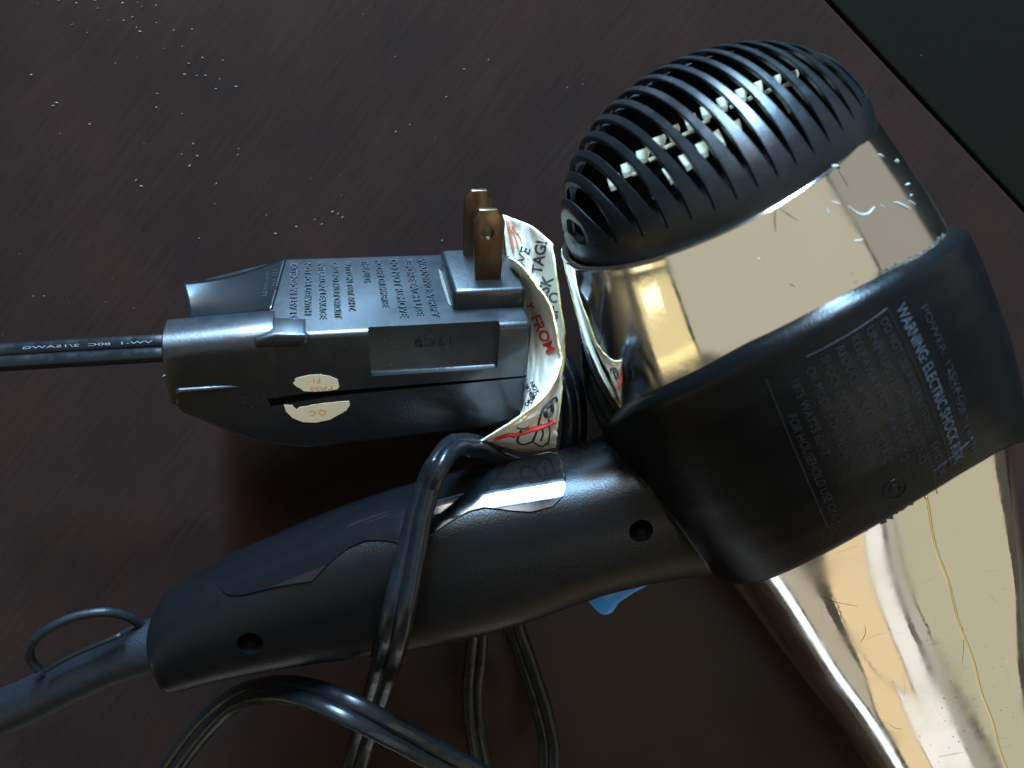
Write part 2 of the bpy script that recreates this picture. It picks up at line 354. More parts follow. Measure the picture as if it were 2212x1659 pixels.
# blue slide switch on the lower edge
Pz = loc(H0)
def plane_pt(px, py, z):                                               # survey point on the plane local z = const
    d = DB @ ray(px, py); o = DB @ (-C0); t = (z-o[2])/d[2]; return (o+t*d)[:2]
poly = [plane_pt(*q, 0) for q in [(1250, 1262), (1258, 1277), (1272, 1293), (1284, 1304), (1297, 1308), (1312, 1301), (1326, 1279), (1359, 1258), (1411, 1231), (1405, 1205), (1300, 1235)]]
V, f = prism([tuple(p) for p in poly], -5, 5, DB, C0, 1.1, 3); mk('slide_switch', V, f, M['blue'], dryer, sharp=60)
# strain relief and hanging loop
zs = 0.
P = spline([loc([*plane_pt(*q, z), z]) for q, z in [((365, 1387), 0), ((310, 1403), 0), ((240, 1432), -1), ((150, 1472), -2), ((70, 1512), -4), ((-10, 1545), -7), ((-90, 1580), -12)]], 60)
rad = np.interp(np.linspace(0, 1, 60), [0, .1, .35, .7, 1], [7.0, 6.3, 5.2, 5.3, 5.6])
sr = mk('strain_relief', *tube(P, rad, 28), M['rubber'], dryer, label='dusty dark rubber strain relief at the handle end')
P = spline([loc([*plane_pt(*q, z), z]) for q, z in [((305, 1352), 0), ((285, 1337), 1), ((255, 1326), 2), ((217, 1323), 3), ((161, 1333), 3), ((112, 1355), 3), ((78, 1380), 2), ((64, 1402), 1), ((66, 1425), 0), ((84, 1447), 0)]], 60)
mk('hang_loop', *tube(P, 1.0, 12), M['rubber'], sr)
P = spline([loc([*plane_pt(*q, z), z]) for q, z in [((96, 1450), 2.5), ((160, 1415), 3.2), ((262, 1372), 4.5)]], 14)
mk('rib', *tube(P, .55, 8), M['rubber'], sr)
# rear grille: rim ring, parallel ribs, fan and an added dark liner
RD, HD = 33.2, 25.0; X0 = .3-.3-1.2
def dome(x, h, sgn=1, inset=0.):                                       # point on the dome at lateral x and height h
    R, H = RD-inset, HD-inset
    z = R*np.sqrt(np.maximum(0, 1-(h/H)**2-(x/R)**2)); return np.stack([X0+x, -h, sgn*z], -1)
hr = [-1.5, 0, 1.2, 2.4, 3.4, 4.2]
rows = []
for h in hr:
    r = RD*math.sqrt(max(0, 1-(max(h, 0)/HD)**2)); rows.append(loc(np.stack([X0+r*np.cos(TH), -h+0*TH, r*np.sin(TH)], -1)))
for h in (4.2, 1., -1.5):
    r = (RD-2.6)*math.sqrt(max(0, 1-(max(h, 0)/(HD-2.6))**2)); rows.append(loc(np.stack([X0+r*np.cos(TH), -h+0*TH, r*np.sin(TH)], -1)))
V, f = grid(rows, cu=True, cv=True)
grille = mk('grille', V, f, M['grille'], dryer, sharp=50, label='ribbed black intake grille dome')
PIT = 3.83; lines = [27.7+1.2-PIT*(k-1)+.0 for k in range(0, 16)]      # left sides of the slots (local x, centred)
SW = 2.3
def rib(xa, xb, xm, first=False, lastr=False):
    """rib between lateral xa and xb, full pitch wide at both ends, narrowed by the slots along its length"""
    xm = (xa+xb)/2; he = 3.9
    def row(u):
        k = min(1., min(u, 1-u)/.30); k = math.sin(k*math.pi/2)**.8
        wa = xa if first else xa - (SW/2)*k; wb = xb if lastr else xb + (SW/2)*k
        out = []
        for inset, lst in ((0., [wa-.2*k, (wa+wb)/2, wb+.2*k]), (.2, [wb]), (1.0, [wb+.1*k, wa-.1*k]), (.2, [wa])):
            for x in lst:
                R, H = RD-inset, HD-inset; rho = R*math.sqrt(max(1e-6, 1-(x/R)**2)) if abs(x) < R else 1e-3
                sc = math.sqrt(max(1e-6, 1-(x/R)**2)) if abs(x) < R else 1e-3
                h0 = min(he/(H*sc), .98); a0 = math.asin(h0); a = a0+(math.pi-2*a0)*u
                out.append([X0+x, -H*sc*math.sin(a), R*sc*math.cos(a)])
        return out
    G = [loc(np.array(row(u))) for u in np.linspace(0, 1, 61)]
    V, f = grid(G, cv=True); n = len(G[0]); f += [tuple(range(n))[::-1], tuple(range(len(V)-n, len(V)))]
    return V, f
def slot_c(k): return lines[k]-SW/2
for k in range(len(lines)-1):
    V, f = rib(slot_c(k), slot_c(k+1), 0); mk('rib', V, f, M['grille'], grille, sharp=24)
V, f = rib(32.4, slot_c(0), 0, first=True); mk('rib', V, f, M['grille'], grille, sharp=24)
V, f = rib(slot_c(len(lines)-1), -31.9, 0, lastr=True); mk('rib', V, f, M['grille'], grille, sharp=24)
fan = []
for zz, hh, dz in ((15.5, 10.2, 5.0), (5.5, 13.5, 2.2)):
    for k in range(len(lines)-1):
        x = lines[k]-1.2+rnd.uniform(-.3, .3)
        if x*x/700+zz*zz/800 > .85: continue
        hx = hh-.0065*x*x; a = rnd.uniform(.6, 1.3)
        hx += 1.2; p = np.array([[x-1.7, hx+.2, zz-dz*a*.6], [x+1.2, hx+.9, zz-dz*a*.1], [x+2.0, hx-.5, zz+dz*a*.7], [x+.2, hx-1.0, zz+dz*a*.3]])
        q = np.stack([X0+p[:, 0], -p[:, 1], p[:, 2]], 1); q2 = q+np.array([0, 1.0, 0])
        fan.append((loc(np.concatenate([q, q2])), [(0, 1, 2, 3), (4, 7, 6, 5), (0, 4, 5, 1), (1, 5, 6, 2), (2, 6, 7, 3), (3, 7, 4, 0)]))
        if zz > 10:
            y = zz-dz*.5-3.2; P = loc(np.array([[X0+x-1.4, -hx-2.2, y+.6], [X0+x+1.1, -hx-2.2, y-.2]])); fan.append(tube(P, .45, 6))
mk('fan', *join(fan), M['cream'], dryer, False)
rows = [loc(np.stack([X0+r*np.cos(TH), np.full_like(TH, s), r*np.sin(TH)], -1)) for r, s in ((31.2, -3), (30.5, 2), (28, 4), (.1, 4.5))]
mk('motor_plate', *grid(rows, cv=True), M['hole'], dryer)
rows = [loc(np.array([[X0+31.2*math.cos(p)*math.cos(q), -23.2*math.sin(p), 31.2*math.cos(p)*math.sin(q)] for q in np.linspace(math.pi*1.02, math.pi*1.98, 40)])) for p in np.linspace(-.1, math.pi/2-.12, 20)]
mk('dark_liner', *grid(np.array(rows)), M['hole'], dryer)  # added dark sheet behind the far slots, standing in for interior shade

# pad-printed ratings on the collar, running towards the nozzle
LN = [('POWER: 125VAC', 105.5, 27, 22), ('NOT USE IN BATH', 104.6, 41, 20), ('DO NOT USE WHILE BATHING', 94.6, 24.4, 25), ('SHOCK', 94.6, 52, 9), ('UNPLUG IT AFTER USE AND', 90.6, 24.2, 31),
      ('KEEP AWAY FROM WATER. TO', 86.6, 24.2, 28), ('REDUCE RISK OF ELECTRIC', 82.6, 24.6, 26), ('SHOCK DO NOT REMOVE', 78.6, 25.0, 23), ('OR MODIFY THE PLUG', 74.6, 25.8, 20), ('1875 WATTS 60HZ', 70.4, 26.6, 17),
      ('FOR HOUSEHOLD USE ONLY', 66.8, 33, 27)]
tx, tb_ = [], []
def collar_text(body_, deg, s0, length, size, bold):
    V, f = text2d(body_, size, 0, bold=bold); k = length/V[:, 0].max()
    s = s0+V[:, 0]*k; th = np.radians(deg+V[:, 1]*180/math.pi/44.5)
    return body(s, th, 3.27), f
for body_, deg, s0, ln in LN: tx.append(collar_text(body_, deg, s0, ln, 2.3, 0.))
for (sa_, da), (sb_2, db) in [((23.4, 97.6), (23.9, 76)), ((25, 65.6), (60, 65.0)), ((57.6, 106.5), (58.6, 93.5)), ((23.4, 97.6), (60, 98.2))]:
    tx.append(tube(body(np.linspace(sa_, sb_2, 24), np.radians(np.linspace(da, db, 24)), 3.2), .09, 5))
for v_, f_ in tx: mk('printed_text' if len(f_) > 150 else 'printed_line', v_, f_, M['grey_print'], dryer, False)
mk('printed_text', *collar_text('WARNING: ELECTRIC SHOCK RISK', 99.4, 24.3, 36, 3.3, .05), M['bold_print'], dryer, label='bolder pale line of print on the collar')
def arcs(s0, deg, r, a0, a1):
    a = np.linspace(a0, a1, 26); return tube(body(s0+r*np.cos(a), np.radians(deg+np.degrees(r*np.sin(a)/44.5)), 3.2), .12, 6)
mk('certification_mark', *join([arcs(57.5, 83, 2.3, 0, 6.28), arcs(57.5, 83, 1.1, .6, 5.6)]), M['black'], dryer)
P = body(np.linspace(50, 64.6, 20), np.radians(np.linspace(93.2, 93.0, 20)), 3.12); mk('mould_line', *tube(P, .1, 6), M['hole'], dryer)
# torn black flakes along the collar's front edge
fl = []
for th in np.linspace(66, 97, 34):
    L = rnd.uniform(.9, 2.9)*max(.25, 1-abs(th-82)/20); w = rnd.uniform(.7, 1.3)
    s = float(sb_(th)); a = np.radians([th-w, th+w, th+w*.8, th-w*.7]); sv = np.array([s-1.2, s-1.2, s+L, s+L*rnd.uniform(.5, 1)])
    top = body(sv, a, np.array([1.9, 1.9, .9, .9])); bot = body(sv, a, np.array([0, 0, 0., 0]))
    fl.append((np.concatenate([top, bot]), [(0, 1, 2, 3), (4, 7, 6, 5), (0, 4, 5, 1), (1, 5, 6, 2), (2, 6, 7, 3), (3, 7, 4, 0)]))
mk('torn_edge', *join(fl), M['black'], dryer, False, kind='stuff')
# grime packed where the shell meets the collar, scuffs and fibres on the chrome
gr = []
for i in range(600):
    th = rnd.uniform(104, 138); s = float(st_(th))-abs(rnd.gauss(0, .35)); r = rnd.uniform(.04, .13)
    p = body(np.array(s), np.array(math.radians(th)), .1).reshape(3); d = nr.normal(size=(4, 3))*r; gr.append((p+d, [(0, 1, 2), (0, 2, 3), (0, 3, 1), (1, 3, 2)]))
mk('grime', *join(gr), M['grime'], dryer, False, kind='stuff')
bb = bvh(*join([(shellV, shellF), (nozV, nozF)]))
def stroke(pts, r, n=20, flat=None):
    Q_ = [drop(bb, *p, lift=r*.3) for p in spline(np.array(pts, float), n)]; Q_ = [q for q in Q_ if q is not None]
    if len(Q_) < 3: return np.zeros((0, 3)), []
    rr = .48*r*np.sin(np.linspace(.25, math.pi-.25, len(Q_))); return tube(np.array(Q_), rr, 6)
def k4(x, y): return ((2900+x*.5424)*.553, (600+y*.5424)*.553)
sc = [stroke([k4(*p) for p in q], r) for q, r in [([(765, 380), (800, 415), (850, 440), (905, 432), (950, 385)], .32), ([(1095, 350), (1150, 375), (1210, 405)], .42), ([(1200, 340), (1245, 370)], .25),
      ([(640, 345), (705, 365)], .22), ([(610, 400), (625, 445)], .2), ([(1105, 45), (1125, 65)], .35), ([(1180, 225), (1200, 222)], .4), ([(990, 370), (1025, 390)], .18), ([(805, 628), (870, 620)], .22), ([(980, 5), (1015, 25)], .3), ([(110, 750), (125, 770)], .25), ([(1210, 300), (1222, 303)], .3), ([(640, 100), (690, 92)], .5)]]
mk('scuff_marks', *join(sc), M['scuff'], dryer, kind='stuff')
hs = [stroke([k4(*p) for p in q], r) for q, r in [([(325, 940), (352, 945), (382, 965)], .22), ([(240, 410), (232, 470), (240, 570)], .20), ([(268, 395), (330, 440), (400, 485)], .16), ([(672, 85), (700, 110)], .4), ([(690, 120), (740, 200), (760, 240)], .12), ([(785, 860), (788, 875)], .15), ([(795, 930), (830, 922)], .18)]]
def k6(x, y): return ((2800+x*.663)*.553, (1900+y*.663)*.553)
hs += [stroke([k6(*p) for p in q], r) for q, r in [([(600, 640), (700, 682), (835, 708)], .09), ([(870, 820), (875, 870), (845, 925)], .11), ([(1300, 1595), (1450, 1568)], .08), ([(1450, 830), (1455, 930), (1445, 1050)], .07), ([(1000, 1390), (1050, 1425), (1095, 1430)], .07), ([(640, 690), (645, 692)], .2), ([(375, 657), (382, 659)], .22), ([(1235, 812), (1240, 820)], .32), ([(1390, 1475), (1395, 1477)], .26), ([(1325, 1305), (1330, 1308)], .22), ([(1420, 1505), (1430, 1508)], .2), ([(1335, 1250), (1345, 1250)], .18), ([(1365, 1540), (1370, 1542)], .18), ([(1190, 1472), (1200, 1472)], .14)]]
for _ in range(26):
    x, y = rnd.uniform(1640, 2190), rnd.uniform(1120, 1650); a = rnd.choice([rnd.gauss(-.35, .25), rnd.gauss(1.1, .3)]); L = rnd.uniform(8, 60)
    if x < 1560+(y-1250)*.72+70: continue
    hs.append(stroke([(x, y), (x+L*.5*math.cos(a), y+L*.5*math.sin(a)+rnd.gauss(0, 1.5)), (x+L*math.cos(a), y+L*math.sin(a))], rnd.uniform(.018, .036), 10))
for _ in range(60):
    x, y = rnd.gauss(2080, 60), rnd.uniform(1380, 1650); hs.append(stroke([(x, y), (x+rnd.uniform(1, 4), y+rnd.uniform(-1, 1))], rnd.uniform(.05, .16), 4))
hs = [h for h in hs if len(h[0])]
mk('fibres', *join(hs), M['hair'], dryer, kind='stuff')

# ------------------------------------------------------------------ safety plug
PO = np.array([-21.151, 7.187, -171.57])
PB = np.array([[.9751974, .0646324, -.2116901], [.0705294, .815818, .5739918], [-.2097991, .5746856, -.7910251]])
def pl(l, u, w): return PO + np.array([l, u, w], float) @ PB
plug = empty('safety_plug', pl(-5, -10, 37), 'black two-pronged shock protection plug with torn sticker and raised text', 'plug')
UT = 5.9
side = [(-52.3, -10.5), (-50.9, -13.0), (-37.5, -22.4), (-26.3, -25.7), (17.2, -23.6), (26.2, -21.2), (26.2, UT), (-28.5, UT), (-51, 1.2)]
V, f = prism(side, 0, 36.6, PB, PO, 1.3, 4, taper=lambda p: (p[0]+(3 if p[0] < -45 else 0), p[1]), ang=20)
shell = mk('plug_body', V, f, M['plug'], plug, sharp=40)
groove = [(-33.2, -9.6), (-32.2, -12.6), (-20, -10.9), (27, -8.9), (27, -8.45), (-20, -9.3), (-31.8, -9.7)]
cuts = [prism(groove, -2, 3.0, PB, PO), prism([(-10.4, -5.9), (18.6, -5.9), (18.6, 8), (-10.4, 8)], -2, 1.7, PB, PO, .6, 2)]
boolean(shell, cuts); shell.data.polygons.foreach_set('use_smooth', [True]*len(shell.data.polygons)); shell.data.set_sharp_from_angle(angle=math.radians(32))
# raised nose the cord runs into
rows = []
for l, top, ww, ins in [(-52.35, 5.1, 0, .9), (-52.3, 5.5, 0, .35), (-51.9, 5.8, 0, 0), (-46, 6.1, .1, 0), (-38, 6.6, .2, 0), (-31, 6.95, .3, 0), (-30.1, 6.9, .4, .05), (-29.9, 6.5, .7, .3)]:
    R = 4.2; sec = [(-10.4+ins*.5, ins+.35), (-6, -.35+ins+ww), (top-R, -.45+ins+ww)]
    sec += [(top-R+(R-ins)*math.sin(a), -.45+ww+R-(R-ins)*math.cos(a)) for a in np.linspace(.15, math.pi/2, 9)]
    sec += [(top-ins-.1, 9.0), (top-ins-1.2, 11.0), (top-4, 11.6), (-4, 11.6)]
    rows.append([pl(l+(-.35 if u < -4 else 0)*(l < -50), u, w) for u, w in sec])
V, f = grid(np.array(rows)); k = len(rows[0]); f += [tuple(range(k)), tuple(range(len(V)-k, len(V)))[::-1]]
mk('cord_nose', V, f, M['plug'], plug, sharp=50)
V, f = prism([(-34, 5.3), (-29.5, 6.5), (-23.4, 6.0), (-22.2, 5.3), (-24, 3), (-34, 3)], -.3, 6.8, PB, PO, 1.2, 3); mk('nose_bead', V, f, M['plug'], plug, sharp=60)
P = spline([pl(-51, -6.3, -.4), pl(-44, -6.2, -.3), pl(-37, -6.6, .35)], 12); mk('mould_rib', *tube(P, np.linspace(.9, .3, 12), 8), M['plug'], plug)
V, f = prism([(9.1, UT-1), (25.9, UT-1), (25.9, 10.8), (9.1, 10.8)], 7.3, 28.7, PB, PO, 1.1, 4); mk('prong_block', V, f, M['plug'], plug, sharp=60)
V, f = prism([(8.4, 10), (9.0, 9), (9.2, 26), (8.5, 27.5), (8.2, 20)], 0, .2, np.stack([PB[0], PB[2], PB[1]]), pl(0, UT-.02, 0), .05, 1); mk('grime', V, f, M['grime'], plug, kind='stuff')
# prongs with chamfered tips, hole in the front one
pr1 = [(15.0, 9), (20.9, 9), (21.0, 25.0), (19.2, 27.9), (14.9, 27.9), (13.7, 25.3)]
V, f = prism(pr1, 12, 13.6, PB, PO, .3, 2); p1 = mk('prong', V, f, M['brass'], plug, sharp=40, label='front brass prong with a round hole')
hole_c = pl(17.1, 22.4, 12)
boolean(p1, [tube(np.array([pl(17.1, 22.4, 10), pl(17.1, 22.4, 16)]), 1.5, 24, ref=PB[0])]); p1.data.polygons.foreach_set('use_smooth', [True]*len(p1.data.polygons)); p1.data.set_sharp_from_angle(angle=math.radians(40))
pr2 = [(14.2, 9), (20.4, 9), (20.5, 25.8), (19.2, 27.3), (15.5, 27.3), (13.9, 25.5)]
V, f = prism(pr2, 24.7, 26.3, PB, PO, .3, 2); mk('prong', V, f, M['brass'], plug, sharp=40, label='rear brass prong')
# raised lettering: columns that read from the back edge to the front edge
def top_text(body_, l, w0, size, sp=1.0, x=1.0, slope=None):
    V, f = text2d(body_, size, .24, spacing=sp, bold=.03)
    w = w0-V[:, 0]*x; u = np.full(len(V), UT+.05); L = l+V[:, 1]
    if slope: u = slope(L)
    return PO + np.stack([L, u+V[:, 2], w], 1) @ PB, f
cols = [('WARNING: VERIFY', 4.0, 33.5, 2.5), ('BEFORE EACH USE', .6, 33.5, 2.5), ('DO NOT REMOVE', -3.0, 33.6, 2.6), ('MODIFY OR IMMERSE', -6.6, 33.4, 2.3), ('THE PLUG', -10.0, 33.2, 2.4)]
tx = []
for b_, l, w0, sz in cols:
    V, f = text2d(b_, sz, .16); wd = V[:, 0].max(); tgt = {0: 29, 1: 28, 2: 28.5, 3: 23.5, 4: 11}[cols.index((b_, l, w0, sz))]
    tx.append(top_text(b_, l, w0, sz, x=tgt/wd))
for b_, l, tgt in [('BUTTON TEST 60HZ', -14.0, 24), ('GROUND FAULT CIRCUIT', -17.2, 27), ('INTERRUPT LEAKAGE', -20.4, 27), ('NOT FOR USE WITH', -23.6, 25), ('EXTENSION 125V 15A', -26.8, 28)]:
    V, f = text2d(b_, 2.1, .16); tx.append(top_text(b_, l, 33, 2.1, x=tgt/V[:, 0].max()))
for v_, f_ in tx: mk('raised_text', v_, f_, M['plug'], plug, False)
tx = []
for b_, l, tgt in [('125 VAC', -31.0, 10), ('1875 WATT', -33.2, 13), ('60 HZ', -35.4, 12)]:
    V, f = text2d(b_, 1.6, .14); tx.append(top_text(b_, l, 31, 1.6, x=tgt/V[:, 0].max(), slope=lambda L: UT+.05+(L+28.5)*.209))
for v_, f_ in tx: mk('raised_text', v_, f_, M['plug'], plug, False)
def side_text(body_, l, u, size, w, ex=.2, bold=0, clip=None, align='CENTER'):
    V, f = text2d(body_, size, ex, align=align, bold=bold)
    return PO + np.stack([l-V[:, 0], u-V[:, 1], w-V[:, 2]], 1) @ PB, f
mk('date_code', *side_text('17C9', 4.4, 3.0, 4.2, 1.66, .4), M['plug'], plug, False, label='moulded code 17C9, upside down')
# clear film strip over the sloping end, standing proud of it at the left
SB = [(-27.8, 37.0), (-30.5, 12), (-48.2, 12.6), (-51.0, 25.4)]
rows = []
for a in np.linspace(0, 1, 24):
    row = []
    for b in np.linspace(0, 1, 14):
        l = (SB[0][0]*(1-b)+SB[1][0]*b)*(1-a)+(SB[3][0]*(1-b)+SB[2][0]*b)*a; w = (SB[0][1]*(1-b)+SB[1][1]*b)*(1-a)+(SB[3][1]*(1-b)+SB[2][1]*b)*a
        u = UT+.12+(l+28.5)*.209*(1-.45*a)+.5*math.sin(a*3.0)*math.sin(b*3)*(.2+a)+a**2.5*(2.4*(1-b)-.9*b); row.append(pl(l, u, w))
    rows.append(row)
V, f = grid(np.array(rows)); film = mk('clear_film', V, f, M['film'], plug, label='glossy clear film strip curling off the sloping end')
md = film.modifiers.new('t', 'SOLIDIFY'); md.thickness = .00018; bake(film)
# sticker torn in two across the joint
def side_pl(px, py):
    d = PB @ ray(px, py); o = PB @ (-PO); t = -o[2]/d[2]; return (o+t*d)[:2]
def s4(x, y): return tuple(side_pl(332+.2*x, 746.6+.2*y))
up = [s4(*p) for p in [(1505, 405), (1530, 380), (1525, 362), (1560, 345), (1680, 318), (1800, 312), (1900, 330), (1985, 365), (2005, 440), (1985, 470), (1900, 484), (1800, 492), (1700, 496), (1620, 490), (1580, 460), (1540, 440)]]
dn = [s4(*p) for p in [(1405, 640), (1505, 645), (1512, 668), (1545, 690), (1570, 668), (1620, 660), (1660, 655), (1700, 640), (1770, 634), (1850, 620), (1920, 616), (2000, 605), (2110, 600), (2120, 640), (2080, 700), (1990, 750), (1900, 800), (1750, 830), (1610, 825), (1500, 780), (1430, 710)]]
for nm, pg, txs in (('sticker', up, [('F1', (1752, 345), 2.1)]), ('sticker', dn, [('Q.C', (1770, 695), 2.2)])):
    V, f = prism(pg, -.14, -.01, PB, PO); st = mk(nm, V, f, M['sticker'], plug, False, label='upper torn half of a cream oval sticker with red print' if pg is up else 'lower torn half of a cream oval sticker with red print')
    tx = []
    for b_, c, sz in txs:
        l, u = s4(*c); tx.append(side_text(b_, l, u, sz, -.17, .01, -.02))
    # the middle line of print is cut through by the tear
    l, u = s4(1810, 560 if pg is dn else 440); V, f = side_text('PASS', l, u, 2.4, -.17, .01, -.02)
    bm = bmesh.new(); bv = [bm.verts.new(tuple(v)) for v in V]; 
    for q in f:
        try: bm.faces.new([bv[i] for i in q])
        except ValueError: pass
    lim = s4(1810, 484)[1] if pg is up else s4(1810, 640)[1]
    co = PO+np.array([0, lim, 0]) @ PB; no = PB[1]*(-1 if pg is up else 1)
    bmesh.ops.bisect_plane(bm, geom=bm.verts[:]+bm.edges[:]+bm.faces[:], plane_co=co, plane_no=no, clear_outer=True)
    bm.verts.index_update(); tx.append((np.array([v.co[:] for v in bm.verts]).reshape(-1, 3), [tuple(v.index for v in q.verts) for q in bm.faces])); bm.free()
    for t in tx:
        if len(t[1]): mk('printed_text', *t, M['orange'], st, False)

# ------------------------------------------------------------------ warning tag
tag = empty('warning_tag', at(1150, 900, 195), 'creased white paper warning tag with red and black print beside the plug', 'paper tag')
from mathutils import noise as mnoise
def sheet(name, ctrl, nu, nv, label):
    seed = len(label)*.37
    Cp = np.array([[at(*p) for p in row] for row in ctrl])
    A = np.array([spline(Cp[:, j], nu) for j in range(Cp.shape[1])]).transpose(1, 0, 2)
    G = np.array([spline(A[i], nv) for i in range(nu)])
    for i in range(nu):
        for k_ in range(nv):
            p = Vector((i/nu*3.2+seed, k_/nv*2.2, seed*2.)); e = min(i, nu-1-i, 3)/3
            d = (1-abs(mnoise.noise(p*1.3)))*.9 + (1-abs(mnoise.noise(p*2.9+Vector((5, 1, 0)))))*.5
            G[i, k_] *= 1 - (d-.9)*.0085
    wob = np.cumsum(nr.normal(size=(nu, 3)), 0)*.09; wob -= np.linspace(0, 1, nu)[:, None]*wob[-1]; G[:, -1] += wob; G[:, -2] += wob*.8; G[:, -3] += wob*.5; G[:, -4] += wob*.25
    V, f = grid(G); o = mk(name, V, f, [M['paper'], M['paper_edge']], tag, label=label)
    md = o.modifiers.new('t', 'SOLIDIFY'); md.thickness = .00045; md.offset = 0; md.material_offset_rim = 1; bake(o)
    return o, bvh(V, f)
pA, bA = sheet('tag_page', [[(1086, 464, 188), (1112, 474, 190), (1150, 490, 190), (1196, 528, 184)],
    [(1096, 555, 190), (1125, 560, 193), (1165, 572, 192), (1206, 600, 183)],
    [(1120, 680, 194), (1140, 684, 196), (1180, 690, 193), (1222, 715, 184)],
    [(1126, 790, 195), (1145, 800, 198), (1180, 806, 195), (1219, 810, 186)],
    [(1130, 900, 196), (1145, 905, 199), (1175, 915, 196), (1208, 905, 188)],
    [(1130, 960, 197), (1145, 965, 199), (1172, 968, 196), (1198, 968, 190)]], 64, 40, 'rear page of the tag with black print, edges yellowed')
pB, bB = sheet('tag_page', [[(1100, 556, 184), (1113, 563, 180), (1128, 575, 178), (1142, 592, 175)],
    [(1122, 636, 188), (1140, 640, 186), (1163, 644, 180), (1188, 655, 174)],
    [(1128, 716, 190), (1148, 718, 188), (1178, 726, 181), (1207, 738, 174)],
    [(1128, 800, 190), (1148, 802, 187), (1178, 800, 181), (1208, 790, 174)],
    [(1128, 876, 189), (1140, 874, 186), (1158, 866, 181), (1176, 856, 174)],
    [(1118, 922, 186), (1122, 920, 184), (1126, 916, 180), (1130, 905, 175)]], 64, 40, 'curled inner page of the tag with red word FROM')
pC, bC = sheet('tag_page', [[(1030, 957, 184), (1060, 958, 186), (1085, 964, 188), (1130, 976, 190), (1170, 972, 189), (1200, 964, 187)],
    [(1034, 956, 181), (1075, 946, 180), (1110, 940, 179), (1145, 935, 179), (1180, 930, 180), (1204, 922, 182)],
    [(1036, 955, 179), (1082, 926, 175), (1128, 896, 174), (1172, 860, 174), (1200, 818, 174), (1208, 793, 174)]], 40, 64, 'outer page of the tag with the crossed-out bathtub drawing')
def tag_text(tree, page, items, m, name='printed_text'):
    tx = []
    for body_, (px, py), size, ang, xs, bold in items:                  # ang: reading direction in degrees, clockwise from right
        V, f = text2d(body_, size, 0, bold=bold, align='CENTER'); c, s = math.cos(math.radians(ang)), math.sin(math.radians(ang)); O = []
        ok = True
        for x, y, _ in V:
            x *= xs; q = drop(tree, px+c*x+s*y, py+s*x-c*y, .32)
            if q is None: ok = False; q = np.zeros(3)
            O.append(q)
        O = np.array(O); f = [p for p in f if all(np.abs(O[i]).sum() > 0 for i in p)]
        if len(f): mk(name, O, f, m, page, False)
tag_text(bA, pA, [('OVE', (1139, 566), 32, -74, .95, .6), ('TAG!', (1178, 558), 35, -80, .92, .9), ('RISK', (1188, 632), 35, -72, .92, .9), ('SHO', (1209, 662), 33, -84, .9, .8)], M['ink'])
tag_text(bB, pB, [('FROM', (1166, 726), 31, 66, 1.05, .7), ('Y', (1140, 664), 22, 66, 1, .5)], M['red'])
tag_text(bB, pB, [('NOT', (1153, 840), 13, 62, 1, .3), ('WHEN', (1144, 850), 12, 62, 1, .3), ('DISC', (1157, 862), 12, -62, 1, .3), ('OK', (1146, 872), 12, -62, 1, .3)], M['ink'])
def tag_line(tree, pts, r, n=24):
    q = [drop(tree, *p, lift=.28) for p in spline(np.array(pts, float), n)]; q = np.array([p for p in q if p is not None]); return tube(q, r, 6)
[mk('printed_sketch', *q_, M['orange'], pA, False) for q_ in ([tag_line(bA, [(1093, 478), (1100, 510), (1106, 540)], .5), tag_line(bA, [(1098, 492), (1112, 512), (1120, 535)], .22), tag_line(bA, [(1104, 488), (1117, 505), (1126, 524)], .2)])]
mk('printed_sketch', *join([tag_line(bC, [(1125, 928), (1118, 950), (1130, 958), (1150, 952)], .28), tag_line(bC, [(1150, 952), (1160, 925), (1168, 890), (1180, 872), (1198, 858), (1201, 868)], .28), tag_line(bC, [(1168, 915), (1172, 935), (1168, 950)], .22), tag_line(bC, [(1183, 905), (1186, 930), (1184, 952), (1176, 958)], .22), tag_line(bC, [(1150, 952), (1168, 962), (1185, 955)], .2),
    tag_line(bC, [(1115, 922), (1130, 925), (1142, 921)], .2), tag_line(bC, [(1088, 940), (1100, 938), (1110, 944)], .2), tag_line(bC, [(1178, 880), (1188, 872), (1190, 888), (1180, 898), (1176, 888)], .55)]), M['ink'], pC, False)
mk('printed_sketch', *tag_line(bC, [(1068, 946), (1095, 938), (1120, 935), (1145, 928), (1172, 920), (1196, 908)], .62), M['red'], pC, False)

# ------------------------------------------------------------------ power cord
cord = empty('power_cord', on_table(1000, 1050), 'black flat twin power cord looped under and over the handle', 'cord')
al = np.radians(np.linspace(-157, 157, 13)); cc = .93
sq = lambda v: math.copysign(abs(v)**.72, v)
SEC = [(cc+sq(math.cos(a)), sq(math.sin(a))) for a in al] + [(-cc-sq(math.cos(a)), -sq(math.sin(a))) for a in al]
def run(pts, rolls, n=90, r=1.62, label=None):
    P = spline([at(*p) for p in pts], n); ro = np.radians(np.interp(np.linspace(0, 1, n), np.linspace(0, 1, len(rolls)), rolls))
    P += np.cumsum(nr.normal(size=P.shape), 0)*.02
    V, f = tube(P, r, sec=SEC, roll=ro); return mk('cord_length', V, f, M['cord'], cord, sharp=45, label=label)
c1 = run([(-160, 782, 168), (-60, 777, 169), (90, 769, 170), (230, 762, 170.5), (340, 756, 171), (400, 753, 172)], [20, 20, 18, 16], label='cord leaving the plug to the left')
